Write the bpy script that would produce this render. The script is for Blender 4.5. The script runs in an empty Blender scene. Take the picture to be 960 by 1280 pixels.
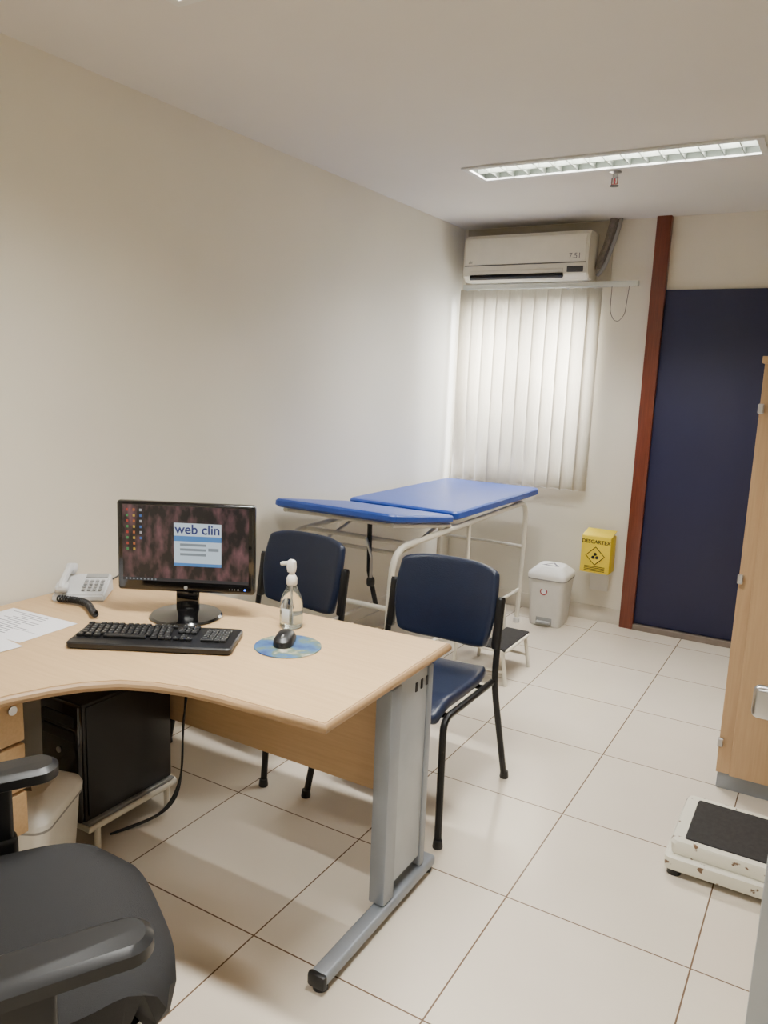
import bpy, bmesh, math, random
from mathutils import Vector, Matrix
random.seed(4)
PI=math.pi
col=bpy.context.collection
# ------------------------------------------------------------ materials
def lin(c):
    r=[]
    for v in c[:3]:
        v=v/255.0
        r.append(v/12.92 if v<=0.04045 else ((v+0.055)/1.055)**2.4)
    return (*r,1.0)
def setin(b,k,v):
    if k in b.inputs: b.inputs[k].default_value=v
def mat(name,c,rough=0.5,metal=0.0,var=0.05,scale=12.0,bump=0.0,spec=0.5,coat=0.0,stretch=None,c2=None,trans=0.0,alpha=1.0):
    m=bpy.data.materials.new(name); m.use_nodes=True
    nt=m.node_tree; b=nt.nodes["Principled BSDF"]
    setin(b,"Roughness",rough); setin(b,"Metallic",metal); setin(b,"Specular IOR Level",spec)
    setin(b,"Coat Weight",coat); setin(b,"Transmission Weight",trans); setin(b,"Alpha",alpha)
    tc=nt.nodes.new("ShaderNodeTexCoord"); mp=nt.nodes.new("ShaderNodeMapping")
    if stretch: mp.inputs["Scale"].default_value=stretch
    nt.links.new(tc.outputs["Object"],mp.inputs["Vector"])
    n=nt.nodes.new("ShaderNodeTexNoise"); n.inputs["Scale"].default_value=scale; n.inputs["Detail"].default_value=4
    nt.links.new(mp.outputs[0],n.inputs["Vector"])
    r=nt.nodes.new("ShaderNodeValToRGB")
    a=lin(c); d=lin(c2) if c2 else tuple(x*(1-var*2) for x in a[:3])+(1,)
    r.color_ramp.elements[0].color=d; r.color_ramp.elements[1].color=a if c2 else tuple(min(1,x*(1+var)) for x in a[:3])+(1,)
    r.color_ramp.elements[0].position=0.3; r.color_ramp.elements[1].position=0.7
    nt.links.new(n.outputs["Fac"],r.inputs["Fac"]); nt.links.new(r.outputs["Color"],b.inputs["Base Color"])
    if bump>0:
        bp=nt.nodes.new("ShaderNodeBump"); bp.inputs["Strength"].default_value=bump; bp.inputs["Distance"].default_value=0.01
        n2=nt.nodes.new("ShaderNodeTexNoise"); n2.inputs["Scale"].default_value=scale*12
        nt.links.new(tc.outputs["Object"],n2.inputs["Vector"])
        nt.links.new(n2.outputs["Fac"],bp.inputs["Height"]); nt.links.new(bp.outputs[0],b.inputs["Normal"])
    return m
def emis(name,c,s):
    m=bpy.data.materials.new(name); m.use_nodes=True; nt=m.node_tree
    b=nt.nodes["Principled BSDF"]; b.inputs["Base Color"].default_value=(0.02,0.02,0.02,1)
    b.inputs["Emission Color"].default_value=lin(c); b.inputs["Emission Strength"].default_value=s
    return m
M={}
M['wall']=mat("wall_paint",(229,223,208),0.75,var=0.02,scale=1.5,bump=0.04)
M['ceil']=mat("ceiling_paint",(216,212,205),0.85,var=0.02,scale=1.2)
M['wood']=mat("maple_laminate",(202,169,126),0.40,scale=5,stretch=(1.2,22,22),c2=(191,158,116))
M['wood_y']=mat("maple_laminate_upright",(196,163,124),0.45,scale=5,stretch=(22,22,1.2),c2=(186,153,114))
M['woodedge']=mat("maple_edge",(168,136,98),0.5,scale=6,stretch=(2,2,30),var=.06)
M['post']=mat("mahogany_varnish",(118,56,36),0.35,scale=6,stretch=(20,20,1),c2=(96,42,27))
M['navydoor']=mat("navy_laminate",(31,33,66),0.55,var=0.04,scale=2)
M['navy']=mat("navy_vinyl",(22,34,60),0.36,var=0.05,scale=20,bump=0.15)
M['bedblue']=mat("royal_blue_vinyl",(34,72,160),0.38,var=0.04,scale=14,bump=0.15)
M['blackmetal']=mat("black_painted_steel",(22,22,24),0.4,metal=0.3,var=.05)
M['blackpl']=mat("black_plastic",(18,18,20),0.4,var=0.06)
M['glossblack']=mat("gloss_black_plastic",(10,10,12),0.12,var=0.02,coat=0.5)
M['blackfab']=mat("black_upholstery",(15,15,17),0.6,var=0.12,scale=60,bump=0.3)
M['greymetal']=mat("grey_powder_steel",(146,152,160),0.4,metal=0.35,var=.03)
M['greylight']=mat("light_grey_steel",(172,178,184),0.4,metal=0.3,var=.03)
M['chrome']=mat("brushed_chrome",(190,190,192),0.28,metal=1.0,var=.03)
M['railalum']=mat("rail_aluminium",(205,208,204),0.35,metal=0.4,var=.02)
M['alum']=mat("louver_aluminium",(160,166,156),0.35,metal=0.6,var=.02)
M['refl']=mat("parabolic_reflector",(86,90,84),.3,metal=.8,var=.01)
M['lip']=mat("fixture_white_lip",(215,215,212),.5,var=.01)
M['whitetube']=mat("cream_enamel_tube",(222,216,200),0.4,var=0.03,scale=8)
M['whitepl']=mat("white_plastic",(228,226,220),0.4,var=0.02)
M['acwhite']=mat("aged_white_plastic",(228,223,208),0.42,var=0.02)
M['phonepl']=mat("phone_grey_plastic",(200,200,200),0.45,var=0.02)
M['greypl']=mat("grey_plastic",(150,150,148),0.5,var=0.03)
M['darkgrey']=mat("dark_grey",(62,62,64),0.6,var=0.08,scale=30)
M['rubber']=mat("ribbed_rubber",(36,34,34),0.75,var=0.2,scale=70,bump=0.4)
M['yellow']=mat("sharps_cardboard_yellow",(234,206,46),0.6,var=0.03)
M['ink']=mat("print_black",(24,24,28),0.6)
M['inkred']=mat("print_red",(150,50,60),0.6)
M['paper']=mat("paper",(232,232,236),0.8,var=0.01)
M['textgrey']=mat("print_grey",(110,110,118),0.8)
M['base']=mat("ceramic_baseboard",(214,206,190),0.35,var=0.03)
M['board']=mat("board_behind_ac",(186,178,160),0.8,var=0.05)
M['sill']=mat("door_sill_stone",(120,108,98),0.5,var=0.08)
M['pipe']=mat("wrapped_pipe_tape",(128,120,110),0.8,var=0.15,scale=60,bump=.4)
M['scalewhite']=mat("chipped_enamel",(214,210,194),0.4,scale=26,var=.05)
nt=M['scalewhite'].node_tree
rp=[n for n in nt.nodes if n.type=='VALTORGB'][0]
rp.color_ramp.elements[0].position=0.33; rp.color_ramp.elements[0].color=lin((110,84,60)); rp.color_ramp.elements[1].position=0.37
M['clear']=mat("clear_plastic",(245,250,250),0.06,var=0.0,trans=1.0)
M['frost']=mat("bottle_label",(225,232,235),0.5)
m=bpy.data.materials.new("blind_fabric"); m.use_nodes=True; nt=m.node_tree
b=nt.nodes["Principled BSDF"]; out=nt.nodes["Material Output"]
b.inputs["Roughness"].default_value=0.85
tc=nt.nodes.new("ShaderNodeTexCoord"); mp=nt.nodes.new("ShaderNodeMapping"); mp.inputs["Scale"].default_value=(60,60,6)
n=nt.nodes.new("ShaderNodeTexNoise"); n.inputs["Scale"].default_value=4; r=nt.nodes.new("ShaderNodeValToRGB")
r.color_ramp.elements[0].color=lin((222,215,202)); r.color_ramp.elements[1].color=lin((240,236,226))
nt.links.new(tc.outputs["Object"],mp.inputs[0]); nt.links.new(mp.outputs[0],n.inputs["Vector"]); nt.links.new(n.outputs["Fac"],r.inputs[0]); nt.links.new(r.outputs[0],b.inputs["Base Color"])
tl=nt.nodes.new("ShaderNodeBsdfTranslucent"); nt.links.new(r.outputs[0],tl.inputs[0])
mx=nt.nodes.new("ShaderNodeMixShader"); mx.inputs[0].default_value=0.5
nt.links.new(b.outputs[0],mx.inputs[1]); nt.links.new(tl.outputs[0],mx.inputs[2]); nt.links.new(mx.outputs[0],out.inputs[0])
M['blind']=m
m=bpy.data.materials.new("window_glass"); m.use_nodes=True; nt=m.node_tree; nt.nodes.remove(nt.nodes["Principled BSDF"])
out=nt.nodes["Material Output"]; t=nt.nodes.new("ShaderNodeBsdfTransparent"); g=nt.nodes.new("ShaderNodeBsdfGlossy"); g.inputs["Roughness"].default_value=.05
mx=nt.nodes.new("ShaderNodeMixShader"); mx.inputs[0].default_value=.06
nt.links.new(t.outputs[0],mx.inputs[1]); nt.links.new(g.outputs[0],mx.inputs[2]); nt.links.new(mx.outputs[0],out.inputs[0]); M['glass']=m
m=bpy.data.materials.new("ceramic_floor_tiles"); m.use_nodes=True; nt=m.node_tree; b=nt.nodes["Principled BSDF"]
tc=nt.nodes.new("ShaderNodeTexCoord"); br=nt.nodes.new("ShaderNodeTexBrick")
br.offset=0; br.squash=1; br.inputs["Scale"].default_value=1; br.inputs["Brick Width"].default_value=0.5307; br.inputs["Row Height"].default_value=0.547
br.inputs["Mortar Size"].default_value=0.0026; br.inputs["Mortar Smooth"].default_value=0.2
br.inputs["Color1"].default_value=lin((224,213,196)); br.inputs["Color2"].default_value=lin((219,207,189)); br.inputs["Mortar"].default_value=lin((112,90,72))
mp=nt.nodes.new("ShaderNodeMapping"); mp.inputs["Location"].default_value=(5.307,5.47,0)
nt.links.new(tc.outputs["Object"],mp.inputs[0]); nt.links.new(mp.outputs[0],br.inputs["Vector"])
n=nt.nodes.new("ShaderNodeTexNoise"); n.inputs["Scale"].default_value=3; n.inputs["Detail"].default_value=6
nt.links.new(tc.outputs["Object"],n.inputs["Vector"])
mx=nt.nodes.new("ShaderNodeMix"); mx.data_type='RGBA'; mx.blend_type='MULTIPLY'; mx.inputs[0].default_value=0.14
nt.links.new(br.outputs["Color"],mx.inputs[6]); nt.links.new(n.outputs["Fac"],mx.inputs[7]); nt.links.new(mx.outputs[2],b.inputs["Base Color"])
b.inputs["Roughness"].default_value=0.14
bp=nt.nodes.new("ShaderNodeBump"); bp.inputs["Strength"].default_value=0.4; bp.inputs["Distance"].default_value=0.002; bp.invert=True
nt.links.new(br.outputs["Fac"],bp.inputs["Height"]); nt.links.new(bp.outputs[0],b.inputs["Normal"]); M['floor']=m
m=bpy.data.materials.new("screen_wallpaper"); m.use_nodes=True; nt=m.node_tree; b=nt.nodes["Principled BSDF"]
tc=nt.nodes.new("ShaderNodeTexCoord"); mp=nt.nodes.new("ShaderNodeMapping"); mp.inputs["Scale"].default_value=(14,1,7)
n=nt.nodes.new("ShaderNodeTexNoise"); n.inputs["Scale"].default_value=2.2; n.inputs["Detail"].default_value=7
r=nt.nodes.new("ShaderNodeValToRGB"); r.color_ramp.elements[0].color=lin((12,9,13)); r.color_ramp.elements[0].position=.44
r.color_ramp.elements[1].color=lin((104,70,74)); r.color_ramp.elements[1].position=.75
nt.links.new(tc.outputs["Object"],mp.inputs[0]); nt.links.new(mp.outputs[0],n.inputs["Vector"]); nt.links.new(n.outputs["Fac"],r.inputs[0])
b.inputs["Base Color"].default_value=(.01,.01,.01,1); b.inputs["Roughness"].default_value=.3
nt.links.new(r.outputs[0],b.inputs["Emission Color"]); b.inputs["Emission Strength"].default_value=1.3; M['screen']=m
m=bpy.data.materials.new("mousepad_print"); m.use_nodes=True; nt=m.node_tree; b=nt.nodes["Principled BSDF"]
tc=nt.nodes.new("ShaderNodeTexCoord"); n=nt.nodes.new("ShaderNodeTexNoise"); n.inputs["Scale"].default_value=13; n.inputs["Detail"].default_value=5
r=nt.nodes.new("ShaderNodeValToRGB"); e=r.color_ramp.elements; e[0].color=lin((40,66,120)); e[0].position=.38; e[1].color=lin((196,188,170)); e[1].position=.66
k=e.new(.48); k.color=lin((62,100,140)); k=e.new(.56); k.color=lin((96,112,90))
nt.links.new(tc.outputs["Object"],n.inputs["Vector"]); nt.links.new(n.outputs["Fac"],r.inputs[0]); nt.links.new(r.outputs[0],b.inputs["Base Color"]); M['pad']=m

# ------------------------------------------------------------ geometry helpers
def grp(name,loc=(0,0,0),rz=0.0):
    o=bpy.data.objects.new(name,None); o.empty_display_size=.1; o.location=loc; o.rotation_euler=(0,0,rz); col.objects.link(o); return o
def attach(o,g):
    o.parent=g
    o.matrix_parent_inverse=(Matrix.Translation(g.location)@Matrix.Rotation(g.rotation_euler.z,4,'Z')@Matrix.Diagonal((*g.scale,1))).inverted()
def add(parent,name,me,mt,loc=(0,0,0),rot=(0,0,0),smooth=True):
    o=bpy.data.objects.new(name,me); col.objects.link(o)
    if mt is not None: me.materials.append(M[mt] if isinstance(mt,str) else mt)
    if smooth:
        for p in me.polygons: p.use_smooth=True
        try: me.set_sharp_from_angle(angle=math.radians(35))
        except Exception: pass
    o.location=loc; o.rotation_euler=rot
    if parent: o.parent=parent
    return o
def bmesh_box(bm,c,s,bev=0.0,seg=2,rot=None):
    r=bmesh.ops.create_cube(bm,size=1.0); vs=r['verts']
    for v in vs: v.co=Vector((v.co.x*s[0],v.co.y*s[1],v.co.z*s[2]))
    if bev>0:
        es=list({e for v in vs for e in v.link_edges})
        rr=bmesh.ops.bevel(bm,geom=es,offset=min(bev,min(s)*.49),segments=seg,affect='EDGES',profile=.5)
        vs=list({v for f in rr['faces'] for v in f.verts}|{v for v in vs if v.is_valid})
    mt=Matrix.Translation(Vector(c))
    if rot is not None: mt=mt@rot
    for v in vs: v.co=mt@v.co
def box(parent,name,c,s,mt,bev=0.004,seg=2,rot=(0,0,0)):
    bm=bmesh.new(); bmesh_box(bm,(0,0,0),s,bev,seg)
    me=bpy.data.meshes.new(name); bm.to_mesh(me); bm.free()
    return add(parent,name,me,mt,c,rot)
def boxes(parent,name,lst,mt,bev=0.0,seg=1,loc=(0,0,0),rot=(0,0,0)):
    bm=bmesh.new()
    for it in lst:
        bmesh_box(bm,it[0],it[1],bev,seg,it[2] if len(it)>2 else None)
    me=bpy.data.meshes.new(name); bm.to_mesh(me); bm.free()
    return add(parent,name,me,mt,loc,rot)
def fillet(pts,rad,n=6):
    pts=[Vector(p) for p in pts]
    if rad<=0 or len(pts)<3: return pts
    o=[pts[0]]
    for i in range(1,len(pts)-1):
        a,b,c=pts[i-1],pts[i],pts[i+1]
        r=min(rad,(a-b).length*.48,(c-b).length*.48)
        p=b+(a-b).normalized()*r; q=b+(c-b).normalized()*r
        for k in range(n+1):
            t=k/n; o.append(p*(1-t)**2+b*2*t*(1-t)+q*t*t)
    o.append(pts[-1]); return o
def tube(parent,name,pts,r,mt,rad=0.05,closed=False,seg=10,smoothpts=False):
    cu=bpy.data.curves.new(name,'CURVE'); cu.dimensions='3D'; cu.bevel_depth=r; cu.bevel_resolution=3; cu.use_fill_caps=True
    ps=fillet(pts,rad)
    if smoothpts:
        s=cu.splines.new('NURBS'); s.points.add(len(pts)-1)
        for i,p in enumerate(pts): s.points[i].co=(*p,1)
        s.use_endpoint_u=True; s.order_u=4; s.resolution_u=8
    else:
        s=cu.splines.new('POLY'); s.points.add(len(ps)-1)
        for i,p in enumerate(ps): s.points[i].co=(*p,1)
    s.use_cyclic_u=closed
    t=bpy.data.objects.new("tmp",cu); col.objects.link(t)
    dg=bpy.context.evaluated_depsgraph_get(); dg.update()
    me=bpy.data.meshes.new_from_object(t.evaluated_get(dg)); me.name=name
    me.materials.clear()
    bpy.data.objects.remove(t); bpy.data.curves.remove(cu)
    return add(parent,name,me,mt)
def lathe(parent,name,prof,mt,loc=(0,0,0),n=32,rot=(0,0,0)):
    bm=bmesh.new(); rings=[]
    for r,z in prof:
        rings.append([bm.verts.new((r*math.cos(2*PI*i/n),r*math.sin(2*PI*i/n),z)) for i in range(n)])
    for a,b in zip(rings,rings[1:]):
        for i in range(n): bm.faces.new((a[i],a[(i+1)%n],b[(i+1)%n],b[i]))
    bm.faces.new(rings[0][::-1]); bm.faces.new(rings[-1])
    me=bpy.data.meshes.new(name); bm.to_mesh(me); bm.free()
    return add(parent,name,me,mt,loc,rot)
def rrect(w,d,r,n=6):
    r=min(r,w*.499,d*.499); o=[]
    for cx,cy,a0 in ((w/2-r,d/2-r,0),(-w/2+r,d/2-r,PI/2),(-w/2+r,-d/2+r,PI),(w/2-r,-d/2+r,1.5*PI)):
        for k in range(n+1):
            a=a0+k/n*PI/2; o.append((cx+r*math.cos(a),cy+r*math.sin(a)))
    return o
def loft(parent,name,secs,mt,loc=(0,0,0),rot=(0,0,0),caps=True):
    bm=bmesh.new(); rings=[]
    for s in secs:
        z,w,d,r=s[:4]; ox,oy=(s[4],s[5]) if len(s)>4 else (0,0)
        rings.append([bm.verts.new((x+ox,y+oy,z)) for x,y in rrect(w,d,r)])
    n=len(rings[0])
    for a,b in zip(rings,rings[1:]):
        for i in range(n): bm.faces.new((a[i],a[(i+1)%n],b[(i+1)%n],b[i]))
    if caps: bm.faces.new(rings[0][::-1]); bm.faces.new(rings[-1])
    me=bpy.data.meshes.new(name); bm.to_mesh(me); bm.free()
    return add(parent,name,me,mt,loc,rot)
def prism(parent,name,poly,z0,z1,mt,bev=0.0,loc=(0,0,0),rot=(0,0,0)):
    bm=bmesh.new(); vs=[bm.verts.new((x,y,z0)) for x,y in poly]; f=bm.faces.new(vs)
    r=bmesh.ops.extrude_face_region(bm,geom=[f]); 
    for v in r['geom']:
        if isinstance(v,bmesh.types.BMVert): v.co.z=z1
    bmesh.ops.recalc_face_normals(bm,faces=bm.faces)
    if bev>0:
        es=[e for e in bm.edges if abs(e.verts[0].co.z-e.verts[1].co.z)<1e-6]
        bmesh.ops.bevel(bm,geom=es,offset=bev,segments=2,affect='EDGES')
    me=bpy.data.meshes.new(name); bm.to_mesh(me); bm.free()
    return add(parent,name,me,mt,loc,rot)
def panel(parent,name,fn,nu,nv,th,mt,bevel=True):
    bm=bmesh.new(); g=[[bm.verts.new(fn(i/nu,j/nv)) for j in range(nv+1)] for i in range(nu+1)]
    for i in range(nu):
        for j in range(nv): bm.faces.new((g[i][j],g[i+1][j],g[i+1][j+1],g[i][j+1]))
    bmesh.ops.recalc_face_normals(bm,faces=bm.faces)
    me=bpy.data.meshes.new(name); bm.to_mesh(me); bm.free()
    o=add(parent,name,me,mt)
    s=o.modifiers.new("s",'SOLIDIFY'); s.thickness=th; s.offset=0
    if bevel:
        b=o.modifiers.new("b",'BEVEL'); b.width=th*.42; b.segments=3; b.limit_method='ANGLE'; b.angle_limit=math.radians(50)
    return o
def text(parent,name,s,size,loc,rot,mt,bold=False,align='CENTER'):
    c=bpy.data.curves.new(name,'FONT'); c.body=s; c.size=size; c.align_x=align; c.extrude=0.0002
    if bold: c.offset=size*0.02
    t=bpy.data.objects.new("tmp",c); col.objects.link(t)
    dg=bpy.context.evaluated_depsgraph_get(); dg.update()
    me=bpy.data.meshes.new_from_object(t.evaluated_get(dg)); me.materials.clear(); bpy.data.objects.remove(t)
    return add(parent,name,me,mt,loc,rot,smooth=False)

# ------------------------------------------------------------ room
XL,XR,YF,YB,ZC=-1.12,1.95,-3.0,3.50,2.531
box(None,"floor",(0,0,0),(XR-XL+.4,YB-YF+.4,.1),'floor',0)
me=bpy.data.objects["floor"].data
for v in me.vertices: v.co+=Vector(((XL+XR)/2,(YF+YB)/2,-.05))
FX=(-.46,.82); FY=[(2.06,2.30),(-.04,.20),(-2.14,-1.90)]
lst=[]
def cb(x0,x1,y0,y1): lst.append((((x0+x1)/2,(y0+y1)/2,ZC+.06),(x1-x0,y1-y0,.12)))
cb(XL-.1,FX[0],YF-.1,YB+.1); cb(FX[1],XR+.1,YF-.1,YB+.1)
ys=[YF-.1]+[v for f in sorted(FY) for v in f]+[YB+.1]
for i in range(0,len(ys),2): cb(FX[0],FX[1],ys[i],ys[i+1])
boxes(None,"ceiling",lst,'ceil')
box(None,"wall_left",(XL-.05,(YF+YB)/2,ZC/2),(.1,YB-YF,ZC),'wall',0)
box(None,"wall_right",(XR+.05,(YF+YB)/2,ZC/2),(.1,YB-YF,ZC),'wall',0)
box(None,"wall_front",((XL+XR)/2,YF-.05,ZC/2),(XR-XL+.2,.1,ZC),'wall',0)
WX0,WX1,WZ0,WZ1=-1.06,-.22,.92,2.08
boxes(None,"wall_back",[(((XL-.1+WX0)/2,YB+.07,ZC/2),(WX0-XL+.1,.14,ZC)),(((WX1+XR+.1)/2,YB+.07,ZC/2),(XR+.1-WX1,.14,ZC)),
  (((WX0+WX1)/2,YB+.07,WZ0/2),(WX1-WX0,.14,WZ0)),(((WX0+WX1)/2,YB+.07,(WZ1+ZC)/2),(WX1-WX0,.14,ZC-WZ1))],'wall')
box(None,"baseboard_back",((XL+.14)/2,YB-.006,.05),(.14-XL,.012,.10),'base',.002)
box(None,"baseboard_left",(XL+.006,(YF+YB)/2-.01,.05),(.012,YB-YF-.03,.10),'base',.002)
w=grp("window_1")
fr=[(((WX0+WX1)/2,YB+.09,WZ0+.02),(WX1-WX0,.05,.04)),(((WX0+WX1)/2,YB+.09,WZ1-.02),(WX1-WX0,.05,.04)),((WX0+.02,YB+.09,(WZ0+WZ1)/2),(.04,.05,WZ1-WZ0-.08)),((WX1-.02,YB+.09,(WZ0+WZ1)/2),(.04,.05,WZ1-WZ0-.08)),(((WX0+WX1)/2,YB+.09,(WZ0+WZ1)/2),(.05,.045,WZ1-WZ0-.08))]
boxes(w,"frame",fr,'greylight',.003)
box(w,"glass_pane",((WX0+WX1)/2,YB+.10,(WZ0+WZ1)/2),(WX1-WX0-.08,.004,WZ1-WZ0-.08),'glass',0)
box(None,"trim_1",(.187,YB-.025,ZC/2),(.085,.05,ZC),'post',.004)
d=grp("door_1")
box(d,"leaf",(.66,YB-.012,1.075),(.86,.024,2.07),'navydoor',.002)
box(d,"sill",(.66,YB-.025,.018),(.86,.05,.036),'sill',.002)
box(d,"jamb",(1.115,YB-.02,1.06),(.05,.04,2.12),'post',.003)
box(d,"handle",(1.03,YB-.05,1.05),(.11,.02,.02),'chrome',.005)

# ------------------------------------------------------------ light fixtures
M['tube']=emis("fluorescent_tube",(235,255,225),1.6)
for k,(y0,y1) in enumerate(FY):
    yc=(y0+y1)/2; xc=(FX[0]+FX[1])/2; Lx=FX[1]-FX[0]; Ly=y1-y0
    g=grp("fluorescent_ceiling_light",(xc,yc,ZC))
    t=.012
    boxes(g,"reflector",[((0,-Ly/2+t/2,.045),(Lx,t,.09)),((0,Ly/2-t/2,.045),(Lx,t,.09)),((-Lx/2+t/2,0,.045),(t,Ly-2*t,.09)),((Lx/2-t/2,0,.045),(t,Ly-2*t,.09)),((0,0,.098),(Lx-2*t,Ly-2*t,.006))],'refl',.001)
    boxes(g,"lip",[((0,-Ly/2,-.005),(Lx+.03,.028,.009)),((0,Ly/2,-.005),(Lx+.03,.028,.009)),((-Lx/2,0,-.005),(.028,Ly-.028,.009)),((Lx/2,0,-.005),(.028,Ly-.028,.009))],'lip',.001)
    nb=16; ll=[]
    for i in range(1,nb): ll.append(((-Lx/2+Lx*i/nb,0,.016),(.004,Ly-2*t-.002,.036)))
    ll.append(((0,0,.016),(Lx-2*t-.002,.008,.036)))
    boxes(g,"louver",ll,'alum')
    for s in (-1,1):
        lathe(g,"tube_%d"%(1 if s<0 else 2),[(.013,-.585),(.013,.585)],'tube',(0,s*.055,.060),16,(0,PI/2,0))
    L=bpy.data.lights.new("fluorescent_lamp",'AREA'); L.shape='RECTANGLE'; L.size=Lx-.06; L.size_y=.12; L.energy=(84,102,80)[k]; L.color=(1.0,.985,.94); L.spread=math.radians(128)
    lo=bpy.data.objects.new("lamp",L); lo.location=(0,0,.088); lo.parent=g; col.objects.link(lo)
g=grp("fire_sprinkler",(.17,2.38,ZC))
lathe(g,"escutcheon",[(.028,-.001),(.03,-.004),(.012,-.010),(.010,-.03)],'chrome')
boxes(g,"yoke",[((-.013,0,-.042),(.004,.006,.03)),((.013,0,-.042),(.004,.006,.03)),((0,0,-.056),(.03,.006,.004))],'post')
lathe(g,"deflector",[(.02,-.066),(.022,-.063),(.004,-.058)],'darkgrey')
lathe(g,"bulb",[(.004,-.056),(.005,-.04),(.003,-.03)],'inkred')

# ------------------------------------------------------------ blinds
g=grp("vertical_blind",(0,YB,0))
box(g,"head_rail",(-.495,-.075,2.145),(1.15,.04,.032),'railalum',.004)
N=11; XB=-1.045
for i in range(N):
    x=XB+i*.0865; ang=math.radians(32+random.uniform(-8,8))
    ca,sa=math.cos(ang),math.sin(ang); wv=.045; bow=.006
    zb=.845+.001*i
    def fn(u,v,x=x,ca=ca,sa=sa):
        t=(u-.5)*2; lx=t*wv; ly=bow*(1-t*t)
        return (x+lx*ca-ly*sa,-.075+lx*sa+ly*ca,2.125-(2.125-zb)*v)
    panel(g,"slat_%d"%(i+1),fn,6,1,.0012,'blind',False)
boxes(g,"carriers",[((XB+i*.0865,-.075,2.128),(.012,.012,.014)) for i in range(N)],'whitepl')
tube(g,"bottom_chain",[(XB+i*.0865/2,-.085,.862-(.008 if i%2 else 0)) for i in range(2*N-1)],.0018,'whitepl',0)
tube(g,"pull_cord",[(-.075,-.09,2.14),(-.075,-.09,1.98),(-.05,-.09,1.93),(-.02,-.09,1.92),(.015,-.09,1.96),(.03,-.09,2.14)],.0018,'darkgrey',.04)

# ------------------------------------------------------------ AC
g=grp("air_conditioner")
prof=[(3.486,2.165),(3.33,2.165),(3.295,2.20),(3.288,2.27),(3.290,2.36),(3.30,2.43),(3.325,2.452),(3.486,2.455)]
def extx(parent,name,prof,x0,x1,mt,bev=0):
    bm=bmesh.new(); vs=[bm.verts.new((x0,y,z)) for y,z in prof]; f=bm.faces.new(vs)
    r=bmesh.ops.extrude_face_region(bm,geom=[f])
    for v in r['geom']:
        if isinstance(v,bmesh.types.BMVert): v.co.x=x1
    bmesh.ops.recalc_face_normals(bm,faces=bm.faces)
    if bev:
        es=[e for e in bm.edges if abs(e.verts[0].co.x-e.verts[1].co.x)<1e-6]; bmesh.ops.bevel(bm,geom=es,offset=bev,segments=2,affect='EDGES')
    me=bpy.data.meshes.new(name); bm.to_mesh(me); bm.free(); return add(parent,name,me,mt)
extx(g,"body",prof,-1.02,-.20,'acwhite',.006)
box(g,"front_panel",(-.61,3.287,2.345),(.79,.008,.155),'acwhite',.003)
box(g,"panel_groove",(-.61,3.288,2.262),(.80,.006,.005),'darkgrey',.001)
box(g,"air_outlet",(-.66,3.296,2.190),(.62,.022,.030),'ink',.003,2,(math.radians(-40),0,0))
box(g,"louver_flap",(-.66,3.286,2.218),(.62,.006,.024),'acwhite',.002,2,(math.radians(-12),0,0))
box(g,"display",(-.275,3.284,2.222),(.10,.008,.035),'darkgrey',.003)
text(g,"logo","air",.03,(-.965,3.2825,2.275),(PI/2,0,0),'ink')
text(g,"label","7.51",.045,(-.28,3.2825,2.285),(PI/2,0,0),'textgrey')
box(None,"trim_2",(-.60,YB-.006,2.345),(.98,.010,.36),'board',.001)
g=grp("air_conditioner_pipe")
tube(g,"bundle",[(-.17,3.45,2.24),(-.165,3.445,2.30),(-.13,3.45,2.36),(-.12,3.45,2.44),(-.10,3.45,2.53)],.028,'pipe',0,smoothpts=True)
tube(g,"drain_hose",[(-.18,3.44,2.2),(-.13,3.42,2.24),(-.10,3.42,2.36),(-.07,3.43,2.45),(-.065,3.45,2.53)],.012,'greypl',0,smoothpts=True)

# ------------------------------------------------------------ exam couch
g=grp("examination_couch")
X0,X1=-1.075,-.405; xc=(X0+X1)/2
def slab(name,y0,z0,y1,z1,th=.05):
    L=math.hypot(y1-y0,z1-z0); a=math.atan2(z1-z0,y1-y0)
    return loft(g,name,[(-th/2,X1-X0-.03,L-.03,.03),(-th/2+.010,X1-X0,L,.035),(th/2-.012,X1-X0,L,.035),(th/2-.003,X1-X0-.014,L-.014,.035),(th/2,X1-X0-.05,L-.05,.035)],'bedblue',(xc,(y0+y1)/2,(z0+z1)/2),(a,0,0))
slab("mattress",2.07,.848,3.32,.842)
slab("backrest_pad",1.41,.928,2.055,.836,.042)
rt=.0155
for s,x in (("left",X0+.045),("right",X1-.03)):
    tube(g,"frame_"+s,[(x,1.43,0),(x,1.47,.772),(x,3.18,.79),(x,3.14,0)],rt,'whitetube',.13)
    tube(g,"foot_brace_"+s,[(x,1.44,.22),(x,3.14,.22)],.010,'whitetube',0)
    tube(g,"backrest_rail_"+s,[(x,2.05,.800),(x,1.45,.890)],.011,'whitetube',0)
    for y in (1.43,3.14): lathe(g,"tip_%s_%d"%(s,int(y)),[(.02,0),(.02,.03),(.016,.035)],'whitepl',(x,y,0),16)
for i,(y,z) in enumerate(((2.12,.785),(3.1,.789),(1.62,.775),(1.455,.5),(3.15,.5))):
    tube(g,"crossbar_%d"%(i+1),[(X0+.045,y,z),(X1-.03,y,z)],.012,'whitetube',0)
tube(g,"backrest_crossbar",[(X0+.045,1.47,.888),(X1-.03,1.47,.888)],.011,'whitetube',0)
tube(g,"support_loop",[(X0+.1,2.05,.79),(X0+.1,1.70,.70),(X1-.1,1.70,.70),(X1-.1,2.05,.79)],.010,'whitetube',.08)
tube(g,"adjuster_rod",[(-.64,1.60,.86),(-.635,1.60,.62),(-.57,1.57,.46)],.012,'blackmetal',0)
tube(g,"adjuster_lever",[(-.65,1.59,.78),(-.60,1.56,.70),(-.60,1.56,.60)],.007,'chrome',.02)
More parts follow.
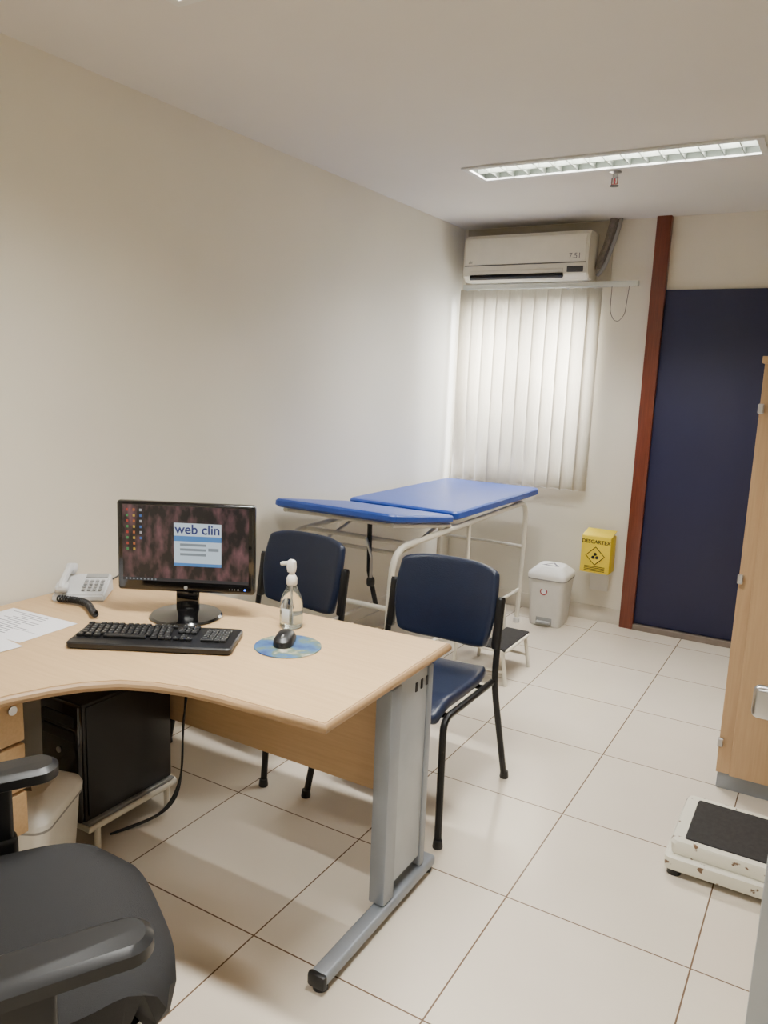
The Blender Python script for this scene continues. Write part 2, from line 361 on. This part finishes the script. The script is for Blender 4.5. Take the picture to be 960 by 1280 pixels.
lathe(g,"adjuster_knob",[(.016,-.02),(.02,-.01),(.02,.01),(.016,.02)],'blackpl',(-.60,1.56,.58),16)
tube(g,"middle_strut",[(X1-.03,2.3,.785),(X1-.03,2.3,.22)],.011,'whitetube',0)

# step stool
g=grp("step_stool",(0,0,0))
for nm,x0,x1,z in (("lower",-.235,-.10,.19),("upper",-.385,-.25,.33)):
    box(g,nm+"_tread",((x0+x1)/2,2.255,z),(x1-x0,.36,.018),'rubber',.006)
    tube(g,nm+"_rim",[(x0,2.08,z-.006),(x1,2.08,z-.006),(x1,2.43,z-.006),(x0,2.43,z-.006)],.009,'whitetube',.03,closed=True)
for y in (2.09,2.42):
    tube(g,"leg_a_%d"%int(y*100),[(-.12,y,.185),(-.09,y,0)],.010,'whitetube',0)
    tube(g,"leg_b_%d"%int(y*100),[(-.375,y,.325),(-.385,y,0)],.010,'whitetube',0)
    tube(g,"side_%d"%int(y*100),[(-.12,y,.185),(-.245,y,.18),(-.25,y,.325)],.009,'whitetube',.02)
    tube(g,"low_brace_%d"%int(y*100),[(-.10,y,.07),(-.38,y,.07)],.007,'whitetube',0)

# ------------------------------------------------------------ bins
def bin_obj(name,loc,rz,w,d,h,sticker):
    g=grp(name,loc,rz)
    loft(g,"body",[(0.0,w*.78,d*.78,.03),(.012,w*.82,d*.82,.035),(h*.78,w*.95,d*.95,.035),(h*.80,w*.97,d*.97,.035)],'whitepl')
    loft(g,"lid",[(h*.80,w,d,.04),(h*.86,w*1.02,d*1.02,.04),(h*.90,w*.98,d*.98,.04),(h*.97,w*.76,d*.76,.05),(h*1.0,w*.66,d*.66,.05)],'whitepl')
    loft(g,"lid_seam",[(h*.790,w*1.0,d*1.0,.04),(h*.812,w*1.01,d*1.01,.04)],'greypl')
    box(g,"pedal",(0,-d*.45,.03),(w*.35,.05,.014),'greypl',.004)
    box(g,"pedal_recess",(0,-d*.385,.035),(w*.42,.02,.05),'greypl',.003)
    if sticker:
        lathe(g,"sticker",[(.024,0),(.024,.001)],'inkred',(-.01,-d*.462,h*.60),24,(PI/2+math.radians(-3),0,0))
        lathe(g,"sticker_center",[(.016,0),(.016,.0012)],'paper',(-.01,-d*.466,h*.60),24,(PI/2+math.radians(-3),0,0))
    prism(g,"lid_symbol",[(-.055,-.04),(.055,-.04),(0,.055)],h*1.0,h*1.0+.001,'textgrey')
    prism(g,"lid_symbol_inner",[(-.03,-.026),(.03,-.026),(0,.028)],h*1.0+.001,h*1.0+.0016,'whitepl')
    return g
bin_obj("pedal_bin",(-.265,3.27,0),0.03,.25,.26,.385,True)
bin_obj("waste_bin",(-.665,-.24,0),0.5,.27,.27,.36,False)

# sharps box
g=grp("sharps_container",(-.015,3.40,0))
box(g,"carton",(0,0,.475),(.185,.13,.235),'yellow',.004)
prism(g,"lid_flap",[(-.0925,-.065),(.0925,-.065),(.0925,.065),(-.0925,.065)],0,.004,'yellow',0,(0,.005,.604),(math.radians(12),0,0))
text(g,"title","DESCARTEX",.033,(0,-.066,.548),(PI/2,0,0),'ink',True)
prism(g,"hazard_diamond",[(0,-.062),(.062,0),(0,.062),(-.062,0)],0,.001,'ink',0,(0,-.0655,.468),(PI/2,0,0))
prism(g,"hazard_inner",[(0,-.055),(.055,0),(0,.055),(-.055,0)],0,.001,'yellow',0,(0,-.0665,.468),(PI/2,0,0))
for i in range(3):
    a=PI/2+i*2*PI/3
    lathe(g,"trefoil_%d"%(i+1),[(.0105,0),(.0105,.001)],'ink',(.014*math.cos(a),-.068,.466+.014*math.sin(a)),16,(PI/2,0,0))
boxes(g,"label_lines",[((0,-.0655,.372+.009*i),(.13,.001,.004)) for i in range(4)],'ink')
box(g,"holder_bracket",(0,.02,.350),(.15,.11,.012),'whitepl',.003)
box(g,"wall_plate",(0,.088,.31),(.12,.012,.20),'whitepl',.003)

# ------------------------------------------------------------ desk
g=grp("office_desk")
poly=[(.270,.592),(-1.11,.53),(-1.11,-1.3),(-.49,-1.3),(-.485,-.62),(-.468,-.50),(-.44,-.40),(-.405,-.315),(-.365,-.25),(-.30,-.185),(-.22,-.145),(-.13,-.118),(-.03,-.105),(.10,-.098),(.280,-.088)]
prism(g,"top",poly,.713,.740,'wood',.002)
tube(g,"edge_band",[(x,y,.7265) for x,y in poly[4:]+poly[:1]],.0128,'woodedge',0)
box(g,"leg_column_front",(.252,.265,.38),(.052,.06,.655),'greymetal',.006)
box(g,"leg_column_panel",(.252,.375,.40),(.036,.17,.62),'greylight',.004)
box(g,"leg_column_back",(.252,.475,.38),(.046,.03,.655),'greymetal',.005)
boxes(g,"leg_slots",[((.271,.39+.032*i,.665),(.003,.011,.028)) for i in range(3)],'ink')
box(g,"foot",(.262,.245,.033),(.05,.61,.034),'greymetal',.010,3)
box(g,"foot_cap",(.262,-.066,.032),(.054,.02,.040),'blackpl',.008)
for y in (-.05,.53): lathe(g,"leveler_%d"%int(y*10+9),[(.02,0),(.02,.012),(.008,.016)],'blackpl',(.262,y,0),16)
box(g,"arm_under_top",(.225,.28,.703),(.05,.46,.018),'greymetal',.004)
box(g,"modesty_panel",(-.345,.40,.505),(1.16,.018,.41),'wood',.002)
box(g,"leg_left_column",(-.95,.40,.36),(.05,.10,.70),'greymetal',.005)
box(g,"leg_left_foot",(-.95,.40,.03),(.055,.16,.05),'greymetal',.01)
DX,DY=-.487,-.575
box(g,"drawer_box",(DX-.30,DY,.515),(.56,.48,.395),'wood_y',.002)
for i,(z,h) in enumerate(((.645,.125),(.51,.125),(.38,.115))):
    box(g,"drawer_front_%d"%(i+1),(DX-.01,DY,z),(.018,.475,h),'wood',.002)
lathe(g,"drawer_lock",[(.010,0),(.012,.003),(.012,.006)],'chrome',(DX-.001,DY+.205,.675),20,(0,PI/2,0))
box(g,"drawer_handle",(DX+.005,DY,.645),(.014,.10,.012),'greypl',.003)

# computer tower on stand
g=grp("computer_tower")
box(g,"case",(-.785,.185,.300),(.185,.37,.40),'blackpl',.005)
box(g,"side_cover",(-.690,.185,.305),(.006,.35,.37),'blackpl',.002)
box(g,"front_bezel",(-.785,-.008,.300),(.18,.02,.395),'glossblack',.006)
boxes(g,"drive_bays",[((-.785,-.020,.445),(.15,.004,.035)),((-.785,-.020,.395),(.15,.004,.035))],'blackpl',.001)
lathe(g,"power_button",[(.010,0),(.010,.004)],'chrome',(-.785,-.019,.335),20,(PI/2,0,0))
g=grp("tower_stand")
tube(g,"rail",[(-.675,-.0,.080),(-.675,.38,.080),(-.885,.38,.080),(-.885,-.0,.080)],.010,'whitetube',.03,closed=True)
box(g,"tray",(-.78,.19,.090),(.19,.37,.012),'greypl',.002)
for i,(x,y) in enumerate(((-.675,.03),(-.675,.33),(-.885,.03),(-.885,.33))):
    tube(g,"leg_%d"%(i+1),[(x,y,.08),(x,y,.0)],.011,'whitetube',0)

# monitor
g=grp("computer_monitor",(-.55,.305,.74),math.radians(28))
lathe(g,"base",[(.001,0),(.115,0),(.118,.004),(.112,.010),(.05,.016),(.02,.022)],'glossblack',n=48)
box(g,"stand_neck",(0,.02,.055),(.075,.022,.10),'glossblack',.006)
mc=.230
box(g,"housing",(0,.012,mc),(.452,.032,.298),'glossblack',.010,3)
box(g,"rear_bulge",(0,.04,mc),(.30,.035,.20),'blackpl',.015,3)
me=bpy.data.meshes.new("screen"); W2,H2=.207,.1255
me.from_pydata([(-W2,0,-H2),(W2,0,-H2),(W2,0,H2),(-W2,0,H2)],[],[(0,1,2,3)]); add(g,"screen",me,'screen',(0,-.0048,mc+.012))
M['win']=emis("screen_window_white",(190,205,215),1.1); M['winb']=emis("screen_window_blue",(60,120,180),1.1); M['wingrey']=emis("screen_window_grey",(130,142,150),.9)
M['taskbar']=emis("screen_taskbar",(16,22,34),.9); M['logo']=emis("screen_text_blue",(20,40,110),.9)
def flat(name,x,z,w_,h_,mt,dy=0.0): 
    return boxes(g,name,[((x,-.0052-dy,mc+.012+z),(w_,.0004,h_))],mt)
flat("taskbar",0,-H2+.005,2*W2,.010,'taskbar')
flat("dialog_header",.040,.050,.155,.042,'win'); flat("dialog_banner",.040,.020,.155,.018,'winb',.0002)
flat("dialog",.040,-.030,.155,.082,'win'); 
boxes(g,"dialog_fields",[((.025,-.0058,mc+.012+z),(.085,.0004,.008)) for z in (.000,-.016,-.032)],'wingrey'); flat("dialog_button",.092,-.014,.034,.010,'wingrey',.0006); flat("dialog_footer",.040,-.066,.155,.010,'winb',.0004)
text(g,"dialog_logo","web clin",.044,(.040,-.0060,mc+.049),(PI/2,0,0),'logo',True)
cols=[(210,60,40),(60,120,210),(230,190,60),(70,170,90),(200,200,205),(210,110,40)]
for k,c in enumerate(cols):
    mm=emis("icon_color_%d"%k,c,.6)
    boxes(g,"icons_%d"%(k+1),[((-.190+.022*ix,-.0055,mc+.012+.108-.0185*iz),(.007,.0004,.008)) for ix in range(3) for iz in range(8) if (ix*5+iz*3)%6==k and (ix<2 or iz<6)],mm)
boxes(g,"taskbar_icons",[((-.195+.012*i,-.0058,mc+.012-H2+.005),(.005,.0004,.005)) for i in range(9)],'wingrey')
lathe(g,"brand_badge",[(.006,0),(.006,.001)],'greypl',(0,-.0045,mc-.132),20,(PI/2,0,0))
text(g,"buttons","I   I   I   O",.008,(.16,-.0052,mc-.134),(PI/2,0,0),'greypl')
lathe(g,"power_led",[(.003,0),(.003,.001)],emis("blue_led",(60,120,255),6),(.195,-.0045,mc-.131),12,(PI/2,0,0))

# keyboard
g=grp("keyboard",(-.440,.075,.741),math.radians(29))
loft(g,"case",[(0,.47,.175,.012),(.004,.478,.183,.014),(.016,.478,.183,.014),(.020,.470,.175,.012)],'blackpl')
kl=[]
def krow(y,xs,w_=.0165): 
    for x in xs: kl.append(((x,y,.0245),(w_,.0155,.010)))
for r_ in range(6):
    y=.066-.0195*r_-(.004 if r_>0 else 0)
    if r_==0: krow(y,[-.222]+[-.185+.0185*i+(.008*(i//4)) for i in range(12)]+[.068,.0865,.105])
    elif r_<5:
        krow(y,[-.222+.0188*i+.003*r_ for i in range(14)])
        krow(y,[.0665+.0188*i for i in range(3)] if r_<3 else ([.0853] if r_==4 else []))
        krow(y,[.140+.0188*i+.008 for i in range(4)])
    else:
        krow(y,[-.217,-.192,-.167,.0,.0235,.0435],.02); kl.append(((-.085,y,.0245),(.125,.0155,.010))); krow(y,[.0665,.0853,.1041]); kl.append(((.157,y,.0245),(.035,.0155,.010))); krow(y,[.1856,.2044])
boxes(g,"keys",kl,'blackpl',.0022,1)
boxes(g,"legends",[((k[0][0]-.003,k[0][1]+.003,.0297),(.003,.003,.0003)) for k in kl],'greypl')

g=grp("mouse_pad",(-.105,.272,.7405)); lathe(g,"disc",[(.098,0),(.100,.001),(.100,.002),(.099,.003)],'pad',n=64)
g=grp("computer_mouse",(-.125,.282,.7437),math.radians(25))
loft(g,"shell",[(0,.056,.098,.027),(.006,.060,.104,.029),(.018,.058,.100,.028),(.028,.048,.084,.024,0,.003),(.034,.034,.060,.017,0,.005),(.037,.018,.034,.009,0,.006)],'blackpl')
box(g,"scroll_wheel",(0,-.028,.028),(.007,.02,.014),'greypl',.003)
# pump bottle
g=grp("sanitizer_bottle",(-.212,.428,.7405))
lathe(g,"bottle",[(.034,0),(.037,.004),(.037,.072),(.035,.088),(.028,.108),(.018,.128),(.013,.138),(.012,.145)],'clear',n=40)
lathe(g,"gel",[(.032,.003),(.0345,.006),(.0345,.045)],mat("gel",(235,245,245),.1,trans=.9,var=0),n=40)
lathe(g,"cap",[(.015,.138),(.017,.142),(.017,.160),(.013,.168),(.009,.172),(.009,.190)],'whitepl')
lathe(g,"dip_tube",[(.0025,.01),(.0025,.14)],'whitepl',n=10)
loft(g,"pump_head",[(.180,.024,.020,.006),(.196,.030,.022,.007),(.214,.026,.020,.006),(.220,.014,.012,.004)],'whitepl',(-.002,0,0))
box(g,"nozzle",(-.022,-.004,.206),(.036,.014,.012),'whitepl',.004,2,(0,-.15,.2))
box(g,"label",(0.004,-.0365,.045),(.030,.002,.045),'frost',.001)

# phone
g=grp("desk_telephone",(-.995,.255,.7405),math.radians(38)); g.scale=(.88,.88,.95)
bm=bmesh.new()
P_=[(-.10,-.085,0),(.10,-.085,0),(.10,.085,0),(-.10,.085,0),(-.097,-.080,.024),(.097,-.080,.024),(.097,.080,.068),(-.097,.080,.068)]
vs=[bm.verts.new(p) for p in P_]
for f in ((3,2,1,0),(4,5,6,7),(0,1,5,4),(1,2,6,5),(2,3,7,6),(3,0,4,7)): bm.faces.new([vs[i] for i in f])
bmesh.ops.bevel(bm,geom=list(bm.edges),offset=.006,segments=3,affect='EDGES')
me=bpy.data.meshes.new("body"); bm.to_mesh(me); bm.free(); add(g,"body",me,'phonepl')
sl=math.atan2(.044,.16)
R_=Matrix.Rotation(sl,4,'X')
def onp(x,y,h=0): return (x,y,.046+y*.275+h)
boxes(g,"keypad",[(onp(.012+.021*i,-.050+.021*j,.004),(.014,.013,.006),R_) for i in range(4) for j in range(4)],'greypl',.002)
box(g,"display_strip",onp(.045,.055,.002),(.085,.030,.005),'greypl',.002,2,(sl,0,0))
hs=[(-.062,-.085,.050),(-.062,-.075,.062),(-.062,-.02,.080),(-.062,.04,.092),(-.062,.09,.090)]
tube(g,"handset_grip",hs,.014,'phonepl',0,smoothpts=True)
box(g,"mouthpiece",(-.062,-.070,.050),(.048,.050,.030),'phonepl',.012,3,(sl,0,0)); box(g,"earpiece",(-.062,.075,.086),(.048,.052,.030),'phonepl',.012,3,(sl,0,0))
pts=[]
c0=Vector((-.99,.15,.757)); c1=Vector((-.755,.135,.757))
for i in range(260):
    t=i/259; c_=c0.lerp(c1,t)+Vector((0,.03*math.sin(t*PI*1.3),0)); a=t*2*PI*26
    pts.append((c_.x,c_.y+.010*math.cos(a),c_.z-.001+.009*math.sin(a)))
attach(tube(None,"coiled_cord",pts,.0035,'blackpl',0),g)
attach(tube(None,"line_cable",[(-1.04,.33,.747),(-1.05,.42,.745),(-1.09,.48,.748),(-1.1,.52,.75)],.003,'blackpl',0,smoothpts=True),g)
# papers
for i,(x,y,r_) in enumerate(((-.90,-.07,.06),(-.87,-.27,-.10))):
    g=grp("paper_sheet",(x,y,.7405+.001*i),r_)
    box(g,"sheet",(0,0,0.0004),(.297,.21,.0006),'paper',0)
    boxes(g,"printed_lines",[((-.04+.02*(j%3),.085-.013*j,.0009),(.16-.03*(j%4),.003,.0003)) for j in range(13)],'textgrey')
    box(g,"table_rule",(.0,-.03,.0009),(.26,.0012,.0003),'textgrey',0)

# ------------------------------------------------------------ visitor chairs
def visitor(loc,rz):
    g=grp("visitor_chair",loc,rz)
    def seat(u,v):
        x=(u-.5)*2; y=(v-.5)*2
        k=1-.06*max(0,y)**2
        zz=.445+.014*x*x-.010*(1-y*y)*(1-x*x)
        if y<-.55: zz-=.05*((-y-.55)/.45)**2
        return (x*.235*k*(1-.05*abs(y)**4),-.025+y*.225*(1-.04*abs(x)**4),zz)
    panel(g,"seat",seat,14,14,.042,'navy')
    def back(u,v):
        x=(u-.5)*2; t=v
        wv=.226-.018*(2*t-1)**2-.016*(1-t); z0=.522; z1=.85
        zz=z0+(z1-z0)*t-.022*abs(x)**4*(2*t-1)
        return (x*wv,.245+.05*t-.045*x*x-.012*math.sin(PI*t),zz)
    panel(g,"backrest",back,16,12,.034,'navy')
    for s in (-1,1):
        nm="left" if s<0 else "right"
        tube(g,"front_leg_"+nm,[(s*.275,-.285,0),(s*.238,-.215,.418),(s*.236,.19,.418)],.0125,'blackmetal',.05)
        tube(g,"rear_leg_"+nm,[(s*.275,.28,0),(s*.243,.19,.42),(s*.236,.235,.74)],.0125,'blackmetal',.08)
        box(g,"back_bracket_"+nm,(s*.232,.222,.64),(.030,.034,.20),'blackpl',.010,3,(math.radians(-8),0,0))
        for y in (-.285,.28): lathe(g,"glide_%s_%s"%(nm,"front" if y<0 else "rear"),[(.017,0),(.018,.004),(.015,.028)],'blackpl',(s*.275,y,0),16)
    tube(g,"front_crossbar",[(-.236,-.16,.408),(.236,-.16,.408)],.010,'blackmetal',0)
    tube(g,"rear_crossbar",[(-.236,.14,.408),(.236,.14,.408)],.010,'blackmetal',0)
    box(g,"seat_pan",(0,-.02,.420),(.40,.36,.012),'blackpl',.004)
visitor((-.028,.945,0),math.radians(-1))
visitor((-.735,.945,0),math.radians(-5))

# ------------------------------------------------------------ office chair
g=grp("office_chair",(.06,-.76,0),math.radians(-29))
def cush(u,v):
    x=(u-.5)*2; y=(v-.5)*2
    q=1-.10*(abs(x)**3)*(abs(y)**3)*2
    zz=.485-.030*max(0,y-.55)**2/.2-.012*(1-x*x)*(1-y*y)+.008*x*x
    return (x*.262*q*(1-.10*abs(y)**5),y*.258*q*(1-.10*abs(x)**5),zz)
panel(g,"seat_cushion",cush,20,20,.085,'blackfab')
loft(g,"seat_shell",[(.395,.34,.34,.08),(.400,.42,.42,.1),(.440,.46,.45,.12)],'blackpl')
def bk(u,v):
    x=(u-.5)*2; z=.62+.46*v; wv=.225-.03*(2*v-1)**2
    return (x*wv,-.27-.03*v+.04*x*x+.02*math.sin(PI*v),z-.03*abs(x)**4*(2*v-1))
panel(g,"backrest",bk,14,12,.06,'blackfab')
tube(g,"back_post",[(0,-.12,.41),(0,-.30,.42),(0,-.335,.62),(0,-.33,.85)],.02,'blackpl',.08)
for s in (-1,1):
    nm="left" if s<0 else "right"
    py=.05 if s>0 else .0
    loft(g,"armrest_pad_"+nm,[(.665,.06,.24,.03),(.674,.092,.27,.044),(.694,.092,.27,.044),(.703,.066,.245,.03)],'blackpl',(s*.305,py,0))
    tube(g,"arm_crosspiece_"+nm,[(s*.15,.0,.400),(s*.320,.0,.400),(s*.323,.0,.50)],.020,'blackpl',.04)
    box(g,"arm_upright_"+nm,(s*.321,.0,.55),(.034,.085,.26),'blackpl',.010,3)
    box(g,"arm_sleeve_"+nm,(s*.321,.0,.49),(.046,.10,.10),'blackpl',.012,3)
lathe(g,"gas_column",[(.028,.09),(.028,.25),(.018,.252),(.018,.40)],'blackpl')
for i in range(5):
    a=i*2*PI/5+.3; ca,sa=math.cos(a),math.sin(a)
    tube(g,"base_arm_%d"%(i+1),[(0,0,.10),(.16*ca,.16*sa,.095),(.26*ca,.26*sa,.07)],.019,'blackpl',.05)
    lathe(g,"caster_%d"%(i+1),[(.018,-.022),(.028,-.020),(.028,.020),(.018,.022)],'blackpl',(.26*ca,.26*sa,.028),20,(PI/2,0,a+.5))

# ------------------------------------------------------------ cabinet
g=grp("storage_cabinet")
cx0,cx1,cy0,cy1,ch=.972,1.80,1.61,2.07,1.665
box(g,"plinth",((cx0+cx1)/2,(cy0+cy1)/2+.01,.035),(cx1-cx0-.01,cy1-cy0-.02,.07),'greymetal',.003)
box(g,"carcass",((cx0+cx1)/2,(cy0+cy1)/2+.004,.07+(ch-.095)/2),(cx1-cx0,cy1-cy0-.008,ch-.095),'wood_y',.002)
box(g,"top_board",((cx0+cx1)/2,(cy0+cy1)/2,ch-.0125),(cx1-cx0+.015,cy1-cy0+.03,.025),'wood_y',.002)
mid=(cx0+cx1)/2; ds=cx0+.05
box(g,"door_left",((ds+mid)/2-.001,cy0-.008,.075+(ch-.105)/2),(mid-ds-.004,.018,ch-.108),'wood_y',.002)
box(g,"door_right",((cx1+mid)/2+.001,cy0-.008,.075+(ch-.105)/2),(cx1-mid-.004,.018,ch-.108),'wood_y',.002)
boxes(g,"hinges",[((cx0+.006,cy0-.008,z),(.020,.014,.035)) for z in (.20,.85,1.48)],'chrome',.003)
boxes(g,"door_handles",[((mid-.03,cy0-.022,.9),(.012,.012,.12)),((mid+.03,cy0-.022,.9),(.012,.012,.12))],'chrome',.004)

# ------------------------------------------------------------ platform scale
g=grp("platform_scale")
sx0,sx1,sy0,sy1=.912,1.36,.935,1.29
loft(g,"base_frame",[(.025,sx1-sx0,sy1-sy0,.02),(.035,sx1-sx0+.004,sy1-sy0+.004,.022),(.065,sx1-sx0+.004,sy1-sy0+.004,.022),(.072,sx1-sx0-.01,sy1-sy0-.01,.02)],'scalewhite',((sx0+sx1)/2,(sy0+sy1)/2,0))
loft(g,"platform",[(.074,sx1-sx0-.03,sy1-sy0-.03,.02),(.110,sx1-sx0-.02,sy1-sy0-.02,.02),(.120,sx1-sx0-.03,sy1-sy0-.03,.02)],'scalewhite',((sx0+sx1)/2,(sy0+sy1)/2,0))
loft(g,"rubber_mat",[(.120,sx1-sx0-.08,sy1-sy0-.08,.008),(.124,sx1-sx0-.085,sy1-sy0-.085,.008)],'rubber',((sx0+sx1)/2+.01,(sy0+sy1)/2,0))
for i,(x,y) in enumerate(((sx0+.03,sy0+.03),(sx1-.03,sy0+.03),(sx0+.03,sy1-.03),(sx1-.03,sy1-.03))):
    lathe(g,"foot_%d"%(i+1),[(.022,0),(.022,.018),(.012,.026)],'blackpl',(x,y,0),16)

# near door edge with latch
d=grp("door_2",(1.222,-.35,0))
box(d,"leaf",(.36,0,1.05),(.72,.035,2.09),'greylight',.003)
box(d,"latch_plate",(.035,-.02,1.13),(.06,.006,.10),'chrome',.003)
box(d,"handle_rose",(.03,-.04,1.13),(.035,.04,.045),'chrome',.008,3)
box(d,"handle_lever",(-.004,-.062,1.145),(.075,.018,.045),'chrome',.008,3)

# cables under desk
g=grp("desk_cables")
for i in range(3):
    tube(g,"cable_%d"%(i+1),[(-.62+.015*i,.37,.69),(-.60+.012*i,.36,.50),(-.63,.37-.01*i,.35),(-.61+.01*i,.34,.16),(-.62,.33-.03*i,.015),(-.65,.20,.008+.006*i),(-.70,.10,.006)],.0035,'blackpl',0,smoothpts=True)

# ------------------------------------------------------------ world + daylight
wd=bpy.data.worlds.new("World"); bpy.context.scene.world=wd; wd.use_nodes=True
wd.node_tree.nodes["Background"].inputs[0].default_value=(.78,.88,1.0,1); wd.node_tree.nodes["Background"].inputs[1].default_value=7
L=bpy.data.lights.new("daylight",'AREA'); L.shape='RECTANGLE'; L.size=1.3; L.size_y=1.5; L.energy=760; L.color=(.95,.97,1.0)
o=bpy.data.objects.new("window_daylight",L); o.location=(-.66,YB+.75,2.3); col.objects.link(o)
o.rotation_euler=(Vector((0,-1,-.75)).to_track_quat('-Z','Y')).to_euler()

# ------------------------------------------------------------ camera
f,yaw,pit,roll,cx,cy,H=972.42,.5268,.1751,.0389,1.2406,-1.5036,1.55
F=Vector((-math.sin(yaw)*math.cos(pit),math.cos(yaw)*math.cos(pit),-math.sin(pit)))
R0=Vector((math.cos(yaw),math.sin(yaw),0)); U0=R0.cross(F)
R=R0*math.cos(roll)+U0*math.sin(roll); U=-R0*math.sin(roll)+U0*math.cos(roll)
c=bpy.data.cameras.new("camera"); co=bpy.data.objects.new("camera",c); col.objects.link(co)
c.sensor_fit='HORIZONTAL'; c.sensor_width=36; c.lens=f*36/960; c.clip_start=.02
mw=Matrix(((R.x,U.x,-F.x,cx),(R.y,U.y,-F.y,cy),(R.z,U.z,-F.z,H),(0,0,0,1)))
co.matrix_world=mw
bpy.context.scene.camera=co
